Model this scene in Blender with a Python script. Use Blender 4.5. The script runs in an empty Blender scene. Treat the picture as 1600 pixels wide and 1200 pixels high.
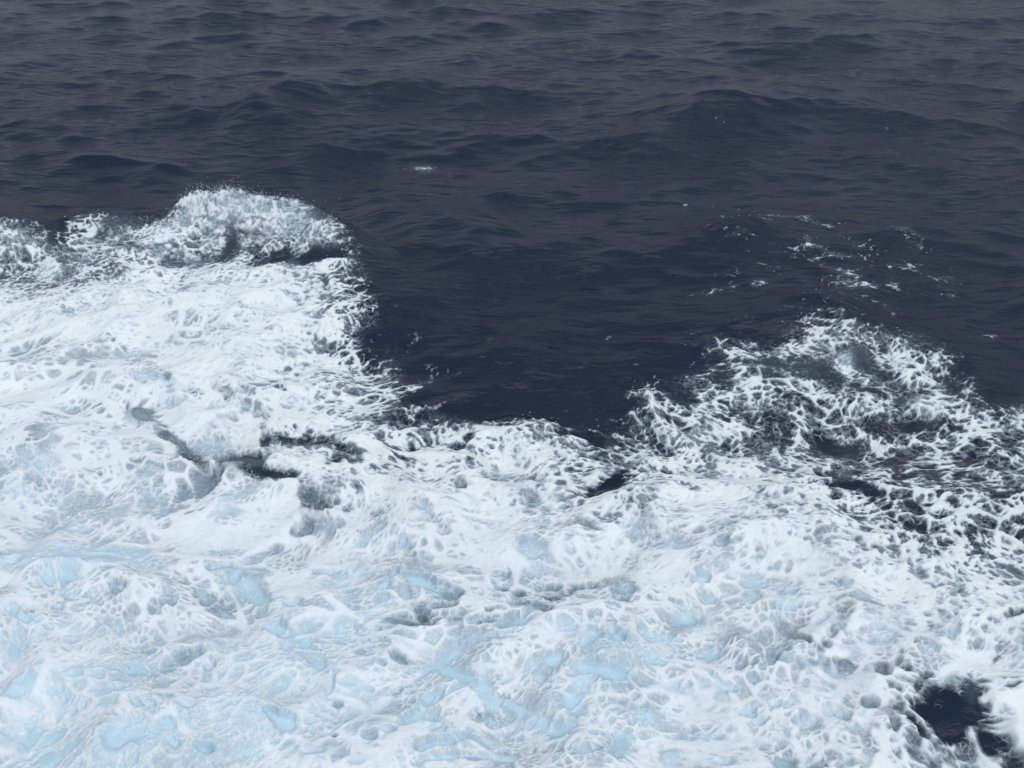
import bpy, math, time
import numpy as np
T0 = time.time()
sc = bpy.context.scene
R = math.radians
f32 = np.float32

# ------------------------------------------------------------------ camera
CAM_H, PITCH, FPX = 14.0, R(31.0), 1605.0          # metres above the sea, tilt below the horizon, focal length in photo pixels
cam_d = bpy.data.cameras.new('camera')
cam = bpy.data.objects.new('camera', cam_d)
sc.collection.objects.link(cam)
cam.location = (0, 0, CAM_H)
cam.rotation_euler = (math.pi / 2 - PITCH, 0, 0)
cam_d.sensor_width = 36.0
cam_d.lens = 36.0 * FPX / 1600.0
cam_d.clip_start, cam_d.clip_end = 0.1, 30000.0
sc.camera = cam

# ------------------------------------------------------------------ overcast daylight
SUN_EL, SUN_AZ = R(60.0), R(150.0)                 # azimuth from +Y (away from the camera) towards +X
w = bpy.data.worlds.new('World'); sc.world = w; w.use_nodes = True
nt = w.node_tree; nt.nodes.clear()
out = nt.nodes.new('ShaderNodeOutputWorld'); bg = nt.nodes.new('ShaderNodeBackground')
sky = nt.nodes.new('ShaderNodeTexSky'); sky.sky_type = 'NISHITA'; sky.sun_disc = False
sky.sun_elevation = SUN_EL; sky.sun_rotation = SUN_AZ
sky.air_density, sky.dust_density, sky.ozone_density = 1.0, 0.3, 1.5
hs = nt.nodes.new('ShaderNodeHueSaturation'); hs.inputs['Saturation'].default_value = 0.06
# cloud deck: an overcast sky is about three times as bright overhead as at the horizon
tc = nt.nodes.new('ShaderNodeTexCoord'); sx = nt.nodes.new('ShaderNodeSeparateXYZ')
gr = nt.nodes.new('ShaderNodeMapRange'); gr.inputs['From Min'].default_value = 0.0; gr.inputs['From Max'].default_value = 1.0
gr.inputs['To Min'].default_value = 0.12; gr.inputs['To Max'].default_value = 1.25
mul = nt.nodes.new('ShaderNodeMixRGB'); mul.blend_type = 'MULTIPLY'; mul.inputs['Fac'].default_value = 1.0
L = nt.links.new
L(tc.outputs['Generated'], sx.inputs[0]); L(sx.outputs['Z'], gr.inputs['Value'])
L(sky.outputs[0], hs.inputs['Color']); tint = nt.nodes.new('ShaderNodeMixRGB'); tint.blend_type = 'MULTIPLY'; tint.inputs['Fac'].default_value = 1.0; tint.inputs['Color2'].default_value = (0.845, 0.975, 1.09, 1)   # cool cloud grey
L(hs.outputs[0], tint.inputs['Color1']); L(tint.outputs[0], mul.inputs['Color1']); L(gr.outputs[0], mul.inputs['Color2'])
L(mul.outputs[0], bg.inputs['Color']); bg.inputs['Strength'].default_value = 0.15
L(bg.outputs[0], out.inputs['Surface'])

sd = bpy.data.lights.new('sun', 'SUN'); sun = bpy.data.objects.new('sun', sd); sc.collection.objects.link(sun)
sd.energy = 1.0; sd.angle = R(70); sd.color = (0.97, 0.985, 1.0)
sun.rotation_euler = (math.pi / 2 - SUN_EL, 0, math.pi - SUN_AZ)
sun.location = (0, 40, 60)

vs = sc.view_settings
vs.view_transform = 'Standard'; vs.look = 'None'; vs.exposure = 0.32; vs.gamma = 1.0; vs.use_curve_mapping = False
cy = sc.cycles; cy.max_bounces = 4; cy.diffuse_bounces = 2; cy.glossy_bounces = 2; cy.use_adaptive_sampling = True; cy.adaptive_threshold = 0.02

# ------------------------------------------------------------------ noise helpers (numpy)
rng0 = np.random.default_rng(11)
PERM = rng0.permutation(256).astype(np.int32)
PERM2 = np.concatenate([PERM, PERM, PERM])
ANG = rng0.random(256) * 2 * np.pi
GX, GY = np.cos(ANG).astype(f32), np.sin(ANG).astype(f32)
JX, JY = rng0.random(256).astype(f32), rng0.random(256).astype(f32)

def perlin(x, y, seed=0):
    x = x + f32(seed * 17.37); y = y + f32(seed * 9.71)
    xf, yf = np.floor(x), np.floor(y)
    xi, yi = xf.astype(np.int32) & 255, yf.astype(np.int32) & 255
    fx, fy = (x - xf).astype(f32), (y - yf).astype(f32)
    u = fx * fx * fx * (fx * (fx * 6 - 15) + 10); v = fy * fy * fy * (fy * (fy * 6 - 15) + 10)
    def g(i, j):
        h = PERM2[PERM2[(xi + i) & 255] + ((yi + j) & 255)]
        return GX[h] * (fx - i) + GY[h] * (fy - j)
    a = g(0, 0); b = g(1, 0); c = g(0, 1); d = g(1, 1)
    a = a + u * (b - a); c = c + u * (d - c)
    return (a + v * (c - a)) * f32(1.5)

def fbm(x, y, s, octv=3, seed=0, gain=0.5):
    r = np.zeros_like(x); a = 1.0; t = 0
    for k in range(octv):
        r += f32(a) * perlin(x / f32(s), y / f32(s), seed + k * 3); t += a; a *= gain; s *= 0.5
    return r / f32(t)

def voronoi(x, y, seed=0):
    x = x + f32(seed * 13.7); y = y + f32(seed * 7.9)
    xf, yf = np.floor(x), np.floor(y)
    xi, yi = xf.astype(np.int32), yf.astype(np.int32)
    fx, fy = (x - xf).astype(f32), (y - yf).astype(f32)
    d1 = np.full(x.shape, 9, f32); d2 = np.full(x.shape, 9, f32); ident = np.zeros(x.shape, np.int32)
    for i in (-1, 0, 1):
        for j in (-1, 0, 1):
            h = PERM2[PERM2[(xi + i) & 255] + ((yi + j) & 255)]
            dx = i + JX[h] - fx; dy = j + JY[h] - fy
            d = dx * dx + dy * dy
            closer = d < d1
            d2 = np.where(closer, d1, np.minimum(d2, d))
            ident = np.where(closer, h, ident); d1 = np.where(closer, d, d1)
    return np.sqrt(d1), np.sqrt(d2), ident

def smooth(a, b, x):
    t = np.clip((x - a) / (b - a), 0, 1)
    return t * t * (3 - 2 * t)

# ------------------------------------------------------------------ from a photo pixel to a point on the water
ca, sa = math.cos(PITCH), math.sin(PITCH)
def ray(px, py):
    rx, ru = (px - 800) / FPX, (600 - py) / FPX
    return np.array([rx, ca + ru * sa, -sa + ru * ca])
def G(px, py, z=0.0):
    d = ray(px, py); t = (z - CAM_H) / d[2]
    return np.array([d[0] * t, d[1] * t])

# ------------------------------------------------------------------ the waves that stand out: crest line (pixel, pixel, height m), front width, back width
RIDGES = [
    ([(215, 352, .35), (255, 338, .55), (285, 312, 1.0), (315, 294, 1.35), (350, 290, 1.5), (410, 293, 1.55), (465, 296, 1.45), (505, 318, 1.2), (532, 355, .9), (552, 395, .5), (574, 430, .25)], 2.3, 1.7),
    ([(-400, 360, .8), (-150, 338, .9), (0, 345, .8), (60, 352, .55), (92, 366, .3), (120, 343, .55), (170, 327, .8), (230, 325, .75), (270, 324, .5)], 1.9, 1.6),
    ([(1150, 540, .15), (1190, 522, .3), (1235, 492, .6), (1288, 461, .95), (1330, 472, .95), (1375, 499, .6), (1430, 522, .4), (1510, 560, .35), (1600, 612, .3), (1800, 640, .2)], 1.9, 2.4),
    ([(1170, 566, .12), (1230, 553, .3), (1290, 543, .42), (1340, 538, .42), (1400, 563, .3), (1440, 600, .1)], .7, 1.0),
    ([(625, 265, .1), (650, 258, .3), (680, 257, .35), (690, 262, .1)], .8, .9),
    ([(525, 335, .2), (600, 315, .65), (680, 318, .8), (750, 350, .6), (810, 385, .2)], 2.6, 2.4),
    ([(900, 228, .1), (1010, 190, .7), (1080, 165, 1.1), (1150, 148, 1.15), (1250, 135, .85), (1380, 125, .3)], 3.4, 4.0),
    ([(340, 170, .1), (400, 150, .75), (460, 125, .7), (530, 115, .1)], 2.6, 2.5),
    ([(240, 190, .1), (300, 172, .45), (345, 190, .1)], 2.0, 2.0),
    ([(540, 130, .1), (610, 130, .4), (690, 150, .1)], 2.4, 2.4),
    ([(1060, 372, .1), (1120, 360, .4), (1180, 362, .45), (1300, 385, .1)], 1.8, 2.0),
    ([(195, 612, .05), (208, 640, .26), (235, 665, .3), (262, 680, .34), (286, 715, .34), (325, 735, .3), (378, 733, .1)], 1.5, .22),
    ([(700, 665, .05), (750, 655, .2), (800, 641, .32), (870, 650, .3), (940, 681, .25), (965, 700, .1)], 1.5, .35),
    ([(600, 708, .05), (680, 700, .2), (760, 702, .26), (830, 738, .2), (860, 760, .05)], 1.0, .5),
    ([(812, 770, .1), (830, 752, .3), (862, 748, .36), (888, 780, .1)], .8, .4),
    ([(905, 735, .08), (945, 716, .3), (1000, 712, .38), (1035, 745, .2), (1050, 765, .06)], .9, .6),
    ([(920, 790, .05), (950, 772, .25), (1000, 765, .3), (1035, 790, .1)], .7, .5),
    ([(960, 650, .08), (1000, 622, .3), (1020, 614, .36), (1045, 645, .2), (1055, 690, .05)], .8, .6),
    ([(1090, 545, .05), (1110, 538, .25), (1160, 533, .25), (1200, 530, .1)], .9, .7),
]
def smooth(a, b, x):
    t = np.clip((x - a) / (b - a), 0, 1)
    return t * t * (3 - 2 * t)
def ridge_height(x, y):
    z = np.zeros(x.shape, f32)
    for pts, wf, wb in RIDGES:
        P = [np.append(G(a, b, h), h) for a, b, h in pts]
        lo = np.min([p[:2] for p in P], 0) - 3.2 * max(wf, wb); hi = np.max([p[:2] for p in P], 0) + 3.2 * max(wf, wb)
        idx = np.nonzero((x > lo[0]) & (x < hi[0]) & (y > lo[1]) & (y < hi[1]))
        if idx[0].size == 0: continue
        X, Y = x[idx], y[idx]
        bd = np.full(X.shape, 1e9, f32); sw = np.zeros(X.shape, f32); sh = np.zeros(X.shape, f32); ss = np.zeros(X.shape, f32)
        for p, q in zip(P[:-1], P[1:]):
            ex, ey = q[0] - p[0], q[1] - p[1]; l2 = ex * ex + ey * ey; ln = math.sqrt(l2)
            t = np.clip(((X - p[0]) * ex + (Y - p[1]) * ey) / l2, 0, 1)
            dx, dy = X - p[0] - t * ex, Y - p[1] - t * ey
            d = dx * dx + dy * dy
            bd = np.minimum(bd, d); wg = 1.0 / (d + 0.03) ** 2.5
            side = (ex * (Y - p[1]) - ey * (X - p[0])) / ln
            sw += wg; sh += wg * (p[2] + t * (q[2] - p[2])); ss += wg * side
        d = np.sqrt(bd); bh = sh / sw
        wdt = wf + (wb - wf) * smooth(-0.15, 0.15, ss / sw)
        r = d / wdt
        z[idx] = np.maximum(z[idx], bh * np.exp(-1.4 * r ** 1.45)).astype(f32)
    return z

def hit(px, py):
    """where the sight line of a photo pixel first meets the standing waves"""
    d = ray(px, py); zs = np.linspace(1.9, 0.0, 120)
    t = (zs - CAM_H) / d[2]; x, y = (d[0] * t).astype(f32), (d[1] * t).astype(f32)
    h = RH(x, y); k = np.nonzero(h >= zs - 1e-4)[0]
    k = k[0] if k.size else len(zs) - 1
    return np.array([x[k], y[k]], float)

# ------------------------------------------------------------------ one sea sheet: fine where the camera looks, stretching out to the horizon
NC, NR = 1330, 880
s_main = np.linspace(-0.63, 0.63, NC)
s_far = 0.63 + 0.012 * (np.exp(np.linspace(0.08, 8.2, 34)) - 1)
S = np.concatenate([-s_far[::-1], s_main, s_far])
pys = np.linspace(1290, -45, NR)
ym = np.array([G(800, p)[1] for p in pys])
y_near = np.linspace(-40, ym[0], 26)[:-1]
y_far = ym[-1] + 0.9 * (np.exp(np.linspace(0.25, 9.2, 60)) - 1)
Yr = np.concatenate([y_near, ym, y_far])
depth = np.maximum(Yr, ym[0]) * ca + CAM_H * sa
X = (S[None, :] * depth[:, None]).astype(f32)
Y = np.repeat(Yr[:, None], len(S), 1).astype(f32)
dyr = np.gradient(Yr).astype(f32)[:, None]
dxr = (np.gradient(S)[None, :] * depth[:, None]).astype(f32)
spacing = np.maximum(dyr, dxr)
nr, ncol = X.shape
RH_grid = ridge_height(X, Y)
# fast lookup of the standing waves on a regular table
tx, ty = np.linspace(-60, 60, 1201), np.linspace(5, 85, 801)
TB = ridge_height(*[a.astype(f32) for a in np.meshgrid(tx, ty)])
def RH(x, y):
    i = np.clip(((x + 60) * 10).round().astype(int), 0, 1200); j = np.clip(((y - 5) * 10).round().astype(int), 0, 800)
    return TB[j, i]

# ------------------------------------------------------------------ foam cover (0..1) and trapped air (0..1), placed on the water
ri = np.nonzero((Yr > 4) & (Yr < 75))[0]; ci = np.nonzero(np.abs(S) < 0.9)[0]
r0, r1, c0, c1 = ri[0], ri[-1] + 1, ci[0], ci[-1] + 1
x, y = X[r0:r1, c0:c1].copy(), Y[r0:r1, c0:c1].copy()

def poly_sd(pts):
    """signed distance (m, positive inside) to an outline"""
    P = np.array([hit(a, b) for a, b in pts])
    best = np.full(x.shape, 1e9, f32); inside = np.zeros(x.shape, bool)
    for p, q in zip(P, np.roll(P, -1, 0)):
        ex, ey = q - p; l2 = ex * ex + ey * ey + 1e-9
        t = np.clip(((x - p[0]) * ex + (y - p[1]) * ey) / l2, 0, 1)
        d = (x - p[0] - t * ex) ** 2 + (y - p[1] - t * ey) ** 2
        best = np.minimum(best, d)
        if abs(ey) > 1e-6:
            inside ^= ((p[1] > y) != (q[1] > y)) & (x < ex * (y - p[1]) / ey + p[0])
    return np.where(inside, 1, -1) * np.sqrt(best)

edge_n = fbm(x, y, 1.6, 4, 5)
OUTER = [(-700, 380), (-150, 350), (0, 346), (70, 355), (92, 372), (120, 345), (170, 329), (225, 327), (262, 330), (285, 305), (320, 291), (400, 295), (465, 297), (500, 318), (528, 350), (545, 388), (572, 410), (586, 436), (580, 465), (592, 490), (604, 530), (612, 575), (628, 598), (668, 598), (668, 618), (640, 640), (700, 652), (740, 656), (790, 646), (830, 645), (870, 650), (915, 656), (940, 682), (952, 660), (966, 630), (975, 600), (1010, 582), (1050, 602), (1062, 590), (1130, 577), (1098, 541), (1150, 535), (1190, 530), (1232, 500), (1270, 472), (1290, 464), (1340, 476), (1372, 498), (1405, 517), (1440, 522), (1500, 550), (1528, 582), (1545, 612), (1600, 618), (2300, 640), (2300, 1500), (-700, 1500)]
DENSE = [(-700, 440), (0, 452), (110, 455), (200, 425), (300, 420), (420, 432), (500, 440), (535, 520), (525, 590), (550, 650), (640, 695), (720, 690), (800, 670), (880, 675), (960, 715), (1040, 700), (1120, 640), (1200, 690), (1260, 740), (1380, 850), (1480, 880), (1600, 890), (2300, 900), (2300, 1500), (-700, 1500)]
so = poly_sd(OUTER) + 0.5 * edge_n + 0.45 * fbm(x, y, 3.2, 2, 15)
sdn = poly_sd(DENSE) + 0.9 * edge_n
D = 0.56 * smooth(-0.7, 1.2, so) + 0.36 * smooth(-1.2, 1.6, sdn)
wk = smooth(0.0, 5.0, sdn)                            # how far into the wake proper

A = np.zeros_like(D)                                  # trapped air: turquoise milkiness
air_low = fbm(x, y, 5.0, 3, 9)
A += 0.55 * smooth(-1.0, 6.0, sdn) * (0.75 + 0.5 * air_low) * (0.6 + 0.5 * smooth(20.0, 13.5, y))

# (px, py, radius x, radius y, clockwise tilt deg, foam change, air change)
BLOBS = [
    # lacy left crest and the dark trough under it
    (20, 380, 60, 14, 0, -0.065, 0.05), (30, 432, 40, 10, -4, -0.273, 0.05), (75, 428, 22, 14, 0, 0.35, 0.2), (45, 455, 22, 10, -20, -0.227, 0.1), (80, 442, 28, 12, -30, -0.325, 0.05),
    (95, 385, 22, 16, -25, -0.293, 0), (120, 405, 30, 9, -20, -0.195, 0.1), (140, 412, 30, 9, -25, -0.195, 0.1), (185, 345, 35, 12, 0, -0.143, 0.1), (240, 335, 35, 9, -15, -0.195, 0), (275, 312, 16, 22, 35, -0.325, 0),
    (45, 395, 50, 8, 0, 0.2, 0.1), (110, 380, 14, 10, 0, 0.2, 0), (165, 380, 40, 9, -15, -0.098, 0.1), (70, 395, 15, 9, 0, -0.195, 0),
    # the main breaker
    (330, 305, 40, 12, 0, 0.161, 0.12), (420, 305, 60, 10, 0, 0.14, 0.12), (480, 325, 35, 14, 30, 0.14, 0.12), (515, 365, 22, 20, 40, 0.126, 0.12), (290, 345, 35, 14, -20, 0.119, 0.12), (260, 370, 35, 12, -20, 0.126, 0.12),
    (350, 335, 30, 14, -20, 0.077, 0.12), (400, 340, 40, 14, 0, 0.063, 0.12), (450, 350, 40, 14, 20, 0.077, 0.12), (420, 375, 22, 14, -30, 0.084, 0.12), (475, 395, 25, 9, -20, 0.098, 0.12),
    (300, 335, 20, 8, -20, -0.2, 0.1), (375, 320, 25, 6, 0, -0.2, 0.12), (330, 355, 18, 8, -25, -0.2, 0.12),
    (250, 397, 14, 6, 20, -0.225, 0.1), (285, 404, 28, 8, -5, -0.25, 0.1), (325, 388, 16, 7, -35, -0.225, 0.05), (360, 373, 24, 8, -38, -0.62, 0), (395, 395, 26, 9, -38, -0.5, -0.05), (412, 415, 28, 10, -10, -0.48, -0.05), (440, 412, 18, 9, 0, -0.55, -0.1), (480, 415, 26, 8, 0, -0.45, -0.05), (510, 405, 24, 9, -10, -0.45, -0.05), (530, 412, 14, 6, 0, -0.5, -0.1),
    (455, 365, 14, 10, -30, -0.35, 0.12), (485, 378, 20, 8, 20, -0.3, 0.12), (505, 335, 8, 6, 0, -0.3, 0), (455, 327, 8, 6, 0, -0.3, 0),
    (300, 425, 22, 8, -15, -0.175, 0.12), (345, 420, 20, 8, -30, -0.2, 0.12), (290, 462, 12, 6, -20, -0.175, 0.12),
    (460, 428, 12, 7, 0, -0.35, 0.1), (478, 424, 10, 7, 0, -0.4, 0), (540, 415, 30, 14, 40, 0.042, 0), (545, 445, 18, 12, 0, -0.15, -0.2), (508, 465, 5, 14, 0, -0.5, 0),
    (540, 530, 40, 40, 0, -0.14, -0.2), (535, 560, 20, 14, 0, -0.15, -0.2), (575, 560, 18, 40, 0, -0.2, -0.2), (520, 590, 20, 12, 0, -0.18, -0.1), (560, 600, 25, 9, 0, -0.2, -0.1), (640, 625, 30, 8, 0, -0.25, -0.1),
    # faint marks inside the left mass
    (90, 505, 16, 8, 0, -.22, .2), (40, 545, 35, 6, -8, -.22, .2), (190, 525, 25, 8, 0, -.12, .4), (150, 545, 20, 5, 0, -.2, .2), (400, 500, 60, 4, -8, -.1, .2), (30, 580, 25, 5, 0, -.15, .2), (200, 555, 30, 8, -10, -.12, .4),
    (475, 588, 12, 5, 10, -.5, 0), (410, 615, 10, 8, 40, -.45, .1), (438, 622, 18, 6, 25, -.5, 0), (383, 630, 14, 5, 0, -.45, .3), (395, 655, 25, 7, 15, -.4, .2), (425, 600, 10, 5, 0, -.4, 0), (465, 610, 8, 4, 0, -.4, 0), (350, 632, 10, 5, 0, -.4, .3), (290, 628, 20, 6, 0, -.4, .2), (455, 580, 14, 4, 20, -.4, 0),
    # the dark gash and its web
    (210, 612, 20, 14, -30, -0.28, 0.35), (250, 620, 22, 12, 20, -0.3, 0.35), (213, 640, 20, 9, 0, -0.672, 0.08), (228, 655, 28, 8, 10, -0.672, 0.08), (250, 677, 22, 7, 20, -0.694, 0.08), (275, 688, 22, 9, 40, -0.694, 0.03), (292, 712, 20, 11, 30, -0.739, -0.02), (330, 725, 34, 10, 0, -0.694, 0.08), (372, 727, 28, 10, 0, -0.672, 0.08), (260, 643, 16, 5, 0, -0.4, 0.3),
    (330, 700, 40, 12, 10, -0.3, 0.4), (392, 732, 14, 8, 0, -0.672, 0.08), (405, 692, 8, 16, 0, -0.616, 0.08), (430, 688, 24, 8, 0, -0.5, -0.1), (470, 695, 34, 7, 5, -0.616, -0.02), (510, 690, 34, 8, 5, -0.616, -0.02), (480, 678, 30, 5, 5, -0.45, -0.2), (540, 705, 14, 7, 0, -0.5, -0.1), (560, 712, 14, 9, 0, -0.616, 0.08), (530, 720, 12, 7, 0, -0.5, 0),
    (300, 747, 14, 12, 0, -0.694, 0.08), (275, 757, 10, 7, 0, -0.616, 0.08), (320, 745, 14, 7, -30, -0.45, 0), (400, 745, 40, 6, 5, -0.48, -0.1), (440, 752, 40, 7, 5, -0.45, 0), (475, 778, 14, 13, 0, -0.672, 0.08), (510, 768, 30, 14, -20, -0.42, 0.1), (555, 762, 14, 10, -20, -0.45, 0.1), (500, 792, 20, 6, -10, -0.45, 0), (465, 815, 14, 7, 0, -0.4, 0.2), (505, 818, 18, 8, 0, -0.3, 0.3), (530, 795, 10, 6, 0, -0.45, 0), (600, 720, 14, 7, 0, -0.4, 0), (605, 685, 9, 5, 0, -0.5, 0), (650, 690, 10, 5, 0, -0.4, 0), (595, 660, 40, 6, 0, -0.15, 0), (350, 785, 20, 14, -30, -0.15, 0.4),
    # centre band
    (658, 690, 12, 5, 0, -0.5, 0), (682, 684, 14, 5, 0, -0.5, 0), (722, 687, 13, 6, 0, -0.51, 0), (735, 672, 10, 7, -50, -0.5, 0), (640, 705, 12, 4, 0, -0.4, 0), (730, 703, 24, 4, 0, -0.4, 0), (770, 690, 20, 5, 0, -0.3, 0), (880, 665, 14, 5, 0, -0.35, 0), (905, 662, 24, 7, 0, -0.42, -0.1), (850, 672, 25, 5, 10, -0.2, 0),
    (765, 715, 24, 9, 15, -0.3, 0.25), (805, 722, 28, 10, 0, -0.28, 0.25), (850, 738, 22, 8, 15, -0.45, 0.05), (725, 750, 18, 9, 0, -0.32, 0.2), (760, 732, 18, 7, 10, -0.3, 0.1), (875, 700, 12, 6, 20, -0.45, 0), (905, 720, 16, 8, 10, -0.45, 0),
    (905, 757, 14, 7, 0, -0.527, -0.2), (935, 748, 30, 11, -25, -0.527, -0.2), (965, 733, 28, 11, -25, -0.51, -0.2), (930, 738, 20, 6, -20, -0.45, -0.1), (890, 775, 12, 5, 0, -0.45, 0), (848, 778, 28, 16, 0, -0.36, 0.2), (835, 768, 10, 8, 0, -0.3, 0), (950, 790, 28, 13, -20, -0.493, -0.1), (998, 783, 22, 13, -30, -0.4, 0.05), (905, 815, 14, 5, 10, -0.5, 0), (985, 820, 30, 10, -20, -0.25, 0.3), (800, 780, 8, 5, 0, -0.4, 0), (725, 753, 10, 6, 0, -0.3, 0), (685, 765, 12, 5, 0, -0.3, 0),
    (660, 797, 17, 8, 10, -0.51, 0.4), (668, 815, 16, 6, 5, -0.468, 0.4), (692, 830, 12, 7, 0, -0.4, 0.2), (640, 752, 14, 6, 0, -0.3, 0.2), (830, 852, 28, 13, 5, -0.45, 0.4), (1050, 850, 34, 13, 10, -0.45, 0.4), (890, 835, 12, 5, 0, -0.35, 0.1), (840, 812, 25, 6, 0, -0.2, 0.4), (1015, 712, 16, 8, 0, -0.468, -0.1), (1042, 722, 16, 8, -10, -0.5, -0.1), (1062, 752, 16, 8, 0, -0.4, 0), (1045, 780, 10, 7, 0, -0.3, 0.2),
    # lace on the wave in the middle distance
    (1000, 600, 30, 14, -20, -.2, -.2), (985, 625, 20, 9, 0, -.2, -.2), (1000, 625, 22, 7, 0, -.35, -.2), (1040, 615, 16, 20, 20, -.2, -.2), (975, 655, 12, 7, 0, -.2, -.1), (1065, 640, 20, 12, 30, -.5, -.2), (1080, 625, 14, 10, 30, -.3, 0), (1040, 680, 14, 12, 40, -.4, -.1), (1100, 680, 10, 16, 10, -.6, -.2), (1132, 676, 18, 11, 10, -.6, -.2), (1165, 662, 10, 10, 0, -.6, -.2), (1150, 690, 25, 6, 10, -.3, 0), (1105, 695, 12, 6, 30, -.4, 0), (1015, 665, 20, 9, 20, -.3, 0),
    # right wedge
    (1250, 500, 40, 22, -40, -.06, -.1), (1300, 485, 40, 14, 10, .02, -.1), (1300, 515, 30, 16, 0, .05, 0), (1345, 505, 20, 10, 30, -.12, 0),
    (1150, 550, 30, 10, 10, .1, 0), (1170, 575, 30, 9, 0, .12, 0), (1120, 550, 20, 9, 40, -.1, 0), (1205, 575, 24, 12, 0, -.62, .05), (1252, 570, 26, 12, -5, -.6, .05), (1298, 583, 18, 11, 10, -.58, 0), (1285, 560, 16, 9, -20, -.4, 0), (1320, 550, 20, 8, 15, -.55, .05), (1352, 563, 22, 10, 30, -.6, .05), (1385, 587, 18, 11, 42, -.6, 0), (1320, 565, 14, 9, 0, .35, .3),
    (1245, 540, 30, 8, 0, .16, 0), (1300, 540, 40, 7, 0, .16, 0), (1235, 614, 16, 7, 10, -.5, 0), (1330, 607, 14, 9, 0, -.6, 0), (1362, 612, 18, 8, 20, -.5, 0), (1400, 560, 12, 9, 0, -.4, 0), (1435, 600, 18, 6, 0, -.45, 0), (1470, 585, 20, 8, 20, -.3, 0), (1490, 605, 14, 8, 30, -.4, 0), (1405, 625, 14, 12, 0, -.55, 0), (1410, 658, 26, 12, -10, -.6, 0), (1362, 655, 18, 9, 0, -.55, 0), (1445, 657, 26, 10, 0, -.5, .1), (1440, 628, 40, 12, 0, .12, .2), (1455, 640, 20, 9, 0, .05, .2),
    (1310, 676, 36, 11, 18, -.68, .12), (1272, 668, 18, 8, 20, -.5, 0), (1215, 657, 18, 8, 10, -.5, 0), (1228, 648, 8, 7, 0, -.5, 0), (1155, 628, 10, 6, 0, -.4, 0), (1140, 590, 12, 6, 0, -.3, 0), (1180, 640, 8, 5, 0, -.35, 0), (1250, 690, 20, 6, 10, -.2, .2), (1330, 640, 16, 7, 10, -.25, 0),
    (1378, 702, 24, 11, 0, -.62, 0), (1388, 725, 12, 9, 0, -.6, 0), (1410, 732, 12, 8, 0, -.6, 0), (1448, 728, 20, 9, 30, -.55, 0), (1486, 731, 9, 8, 0, -.55, 0), (1515, 734, 14, 8, -10, -.55, 0), (1437, 744, 20, 8, 25, -.5, .2), (1500, 702, 12, 4, 0, -.5, 0), (1492, 712, 9, 5, 0, -.5, 0), (1420, 697, 20, 7, 0, -.4, 0), (1512, 678, 10, 5, 30, -.4, 0), (1560, 680, 14, 6, 0, -.4, 0), (1490, 660, 10, 6, 0, -.4, 0), (1560, 625, 25, 20, 0, -.3, 0), (1550, 720, 20, 7, 20, -.3, .1),
    (1285, 727, 14, 8, 10, -.5, .1), (1305, 718, 18, 8, 0, -.4, .25), (1308, 737, 14, 6, 0, -.5, 0), (1268, 722, 12, 7, 40, -.45, 0), (1292, 752, 16, 9, 10, -.75, 0), (1315, 757, 14, 10, 0, -.75, 0), (1345, 768, 22, 9, 30, -.72, 0), (1350, 750, 14, 8, 20, -.5, 0), (1405, 755, 10, 6, 30, -.5, 0), (1370, 775, 16, 6, 15, -.45, .1), (1395, 740, 12, 5, 0, -.5, 0), (1480, 750, 20, 6, 20, -.35, 0), (1190, 718, 12, 5, 20, -.4, 0),
    (1433, 802, 10, 6, 0, -.6, 0), (1425, 788, 16, 6, 10, -.5, 0), (1438, 829, 22, 8, 25, -.68, 0), (1465, 806, 8, 6, 30, -.45, 0), (1565, 772, 20, 8, -15, -.45, .05), (1520, 832, 26, 7, -10, -.45, .1), (1545, 785, 16, 7, 0, -.4, 0), (1485, 787, 10, 8, 0, -.45, 0), (1442, 851, 10, 4, 15, -.5, 0), (1477, 853, 13, 6, -20, -.5, 0), (1400, 815, 20, 8, 40, -.3, 0), (1300, 855, 40, 8, 0, -.4, .1), (1350, 868, 26, 8, 10, -.4, .1), (1340, 842, 20, 5, 10, -.35, .3), (1275, 863, 16, 5, 0, -.4, 0), (1590, 840, 14, 4, 0, -.4, 0), (1530, 800, 40, 10, 0, -.12, .1), (1550, 870, 40, 6, 0, -.2, .1),
    (1167, 758, 13, 8, 15, -.5, .15), (1240, 786, 8, 9, -30, -.45, .1), (1245, 748, 12, 6, 0, -.4, 0), (1290, 780, 12, 8, 0, -.3, 0), (1210, 815, 18, 10, 40, -.3, .2), (1195, 800, 10, 5, 20, -.3, 0), (1155, 820, 20, 8, 20, -.3, .3), (1325, 810, 14, 7, 20, -.35, 0), (1190, 775, 25, 5, 20, -.25, .1),
    # lower right
    (1430, 910, 9, 16, -15, -.4, .2), (1400, 895, 9, 6, 0, -.35, .2), (1490, 892, 10, 6, 0, -.35, .1), (1500, 905, 10, 6, 0, -.4, .1), (1490, 925, 16, 14, 0, -.25, .3), (1560, 900, 16, 8, 40, -.35, .1), (1577, 920, 9, 5, 0, -.5, .1), (1460, 930, 14, 5, 0, -.4, .1), (1493, 942, 8, 5, 0, -.4, .1), (1570, 945, 10, 9, 0, -.4, .1), (1590, 967, 22, 8, -20, -.6, -.1), (1460, 957, 9, 6, 0, -.3, .1), (1535, 930, 14, 5, 30, -.3, .1),
    (1172, 905, 18, 10, 0, -.4, .6), (1225, 918, 18, 9, 0, -.3, .5), (1170, 928, 12, 9, 30, -.35, .4), (1225, 942, 20, 12, 0, -.25, .5), (1340, 948, 12, 8, 0, -.3, .5), (1320, 928, 18, 5, 0, -.2, .5),
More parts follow.
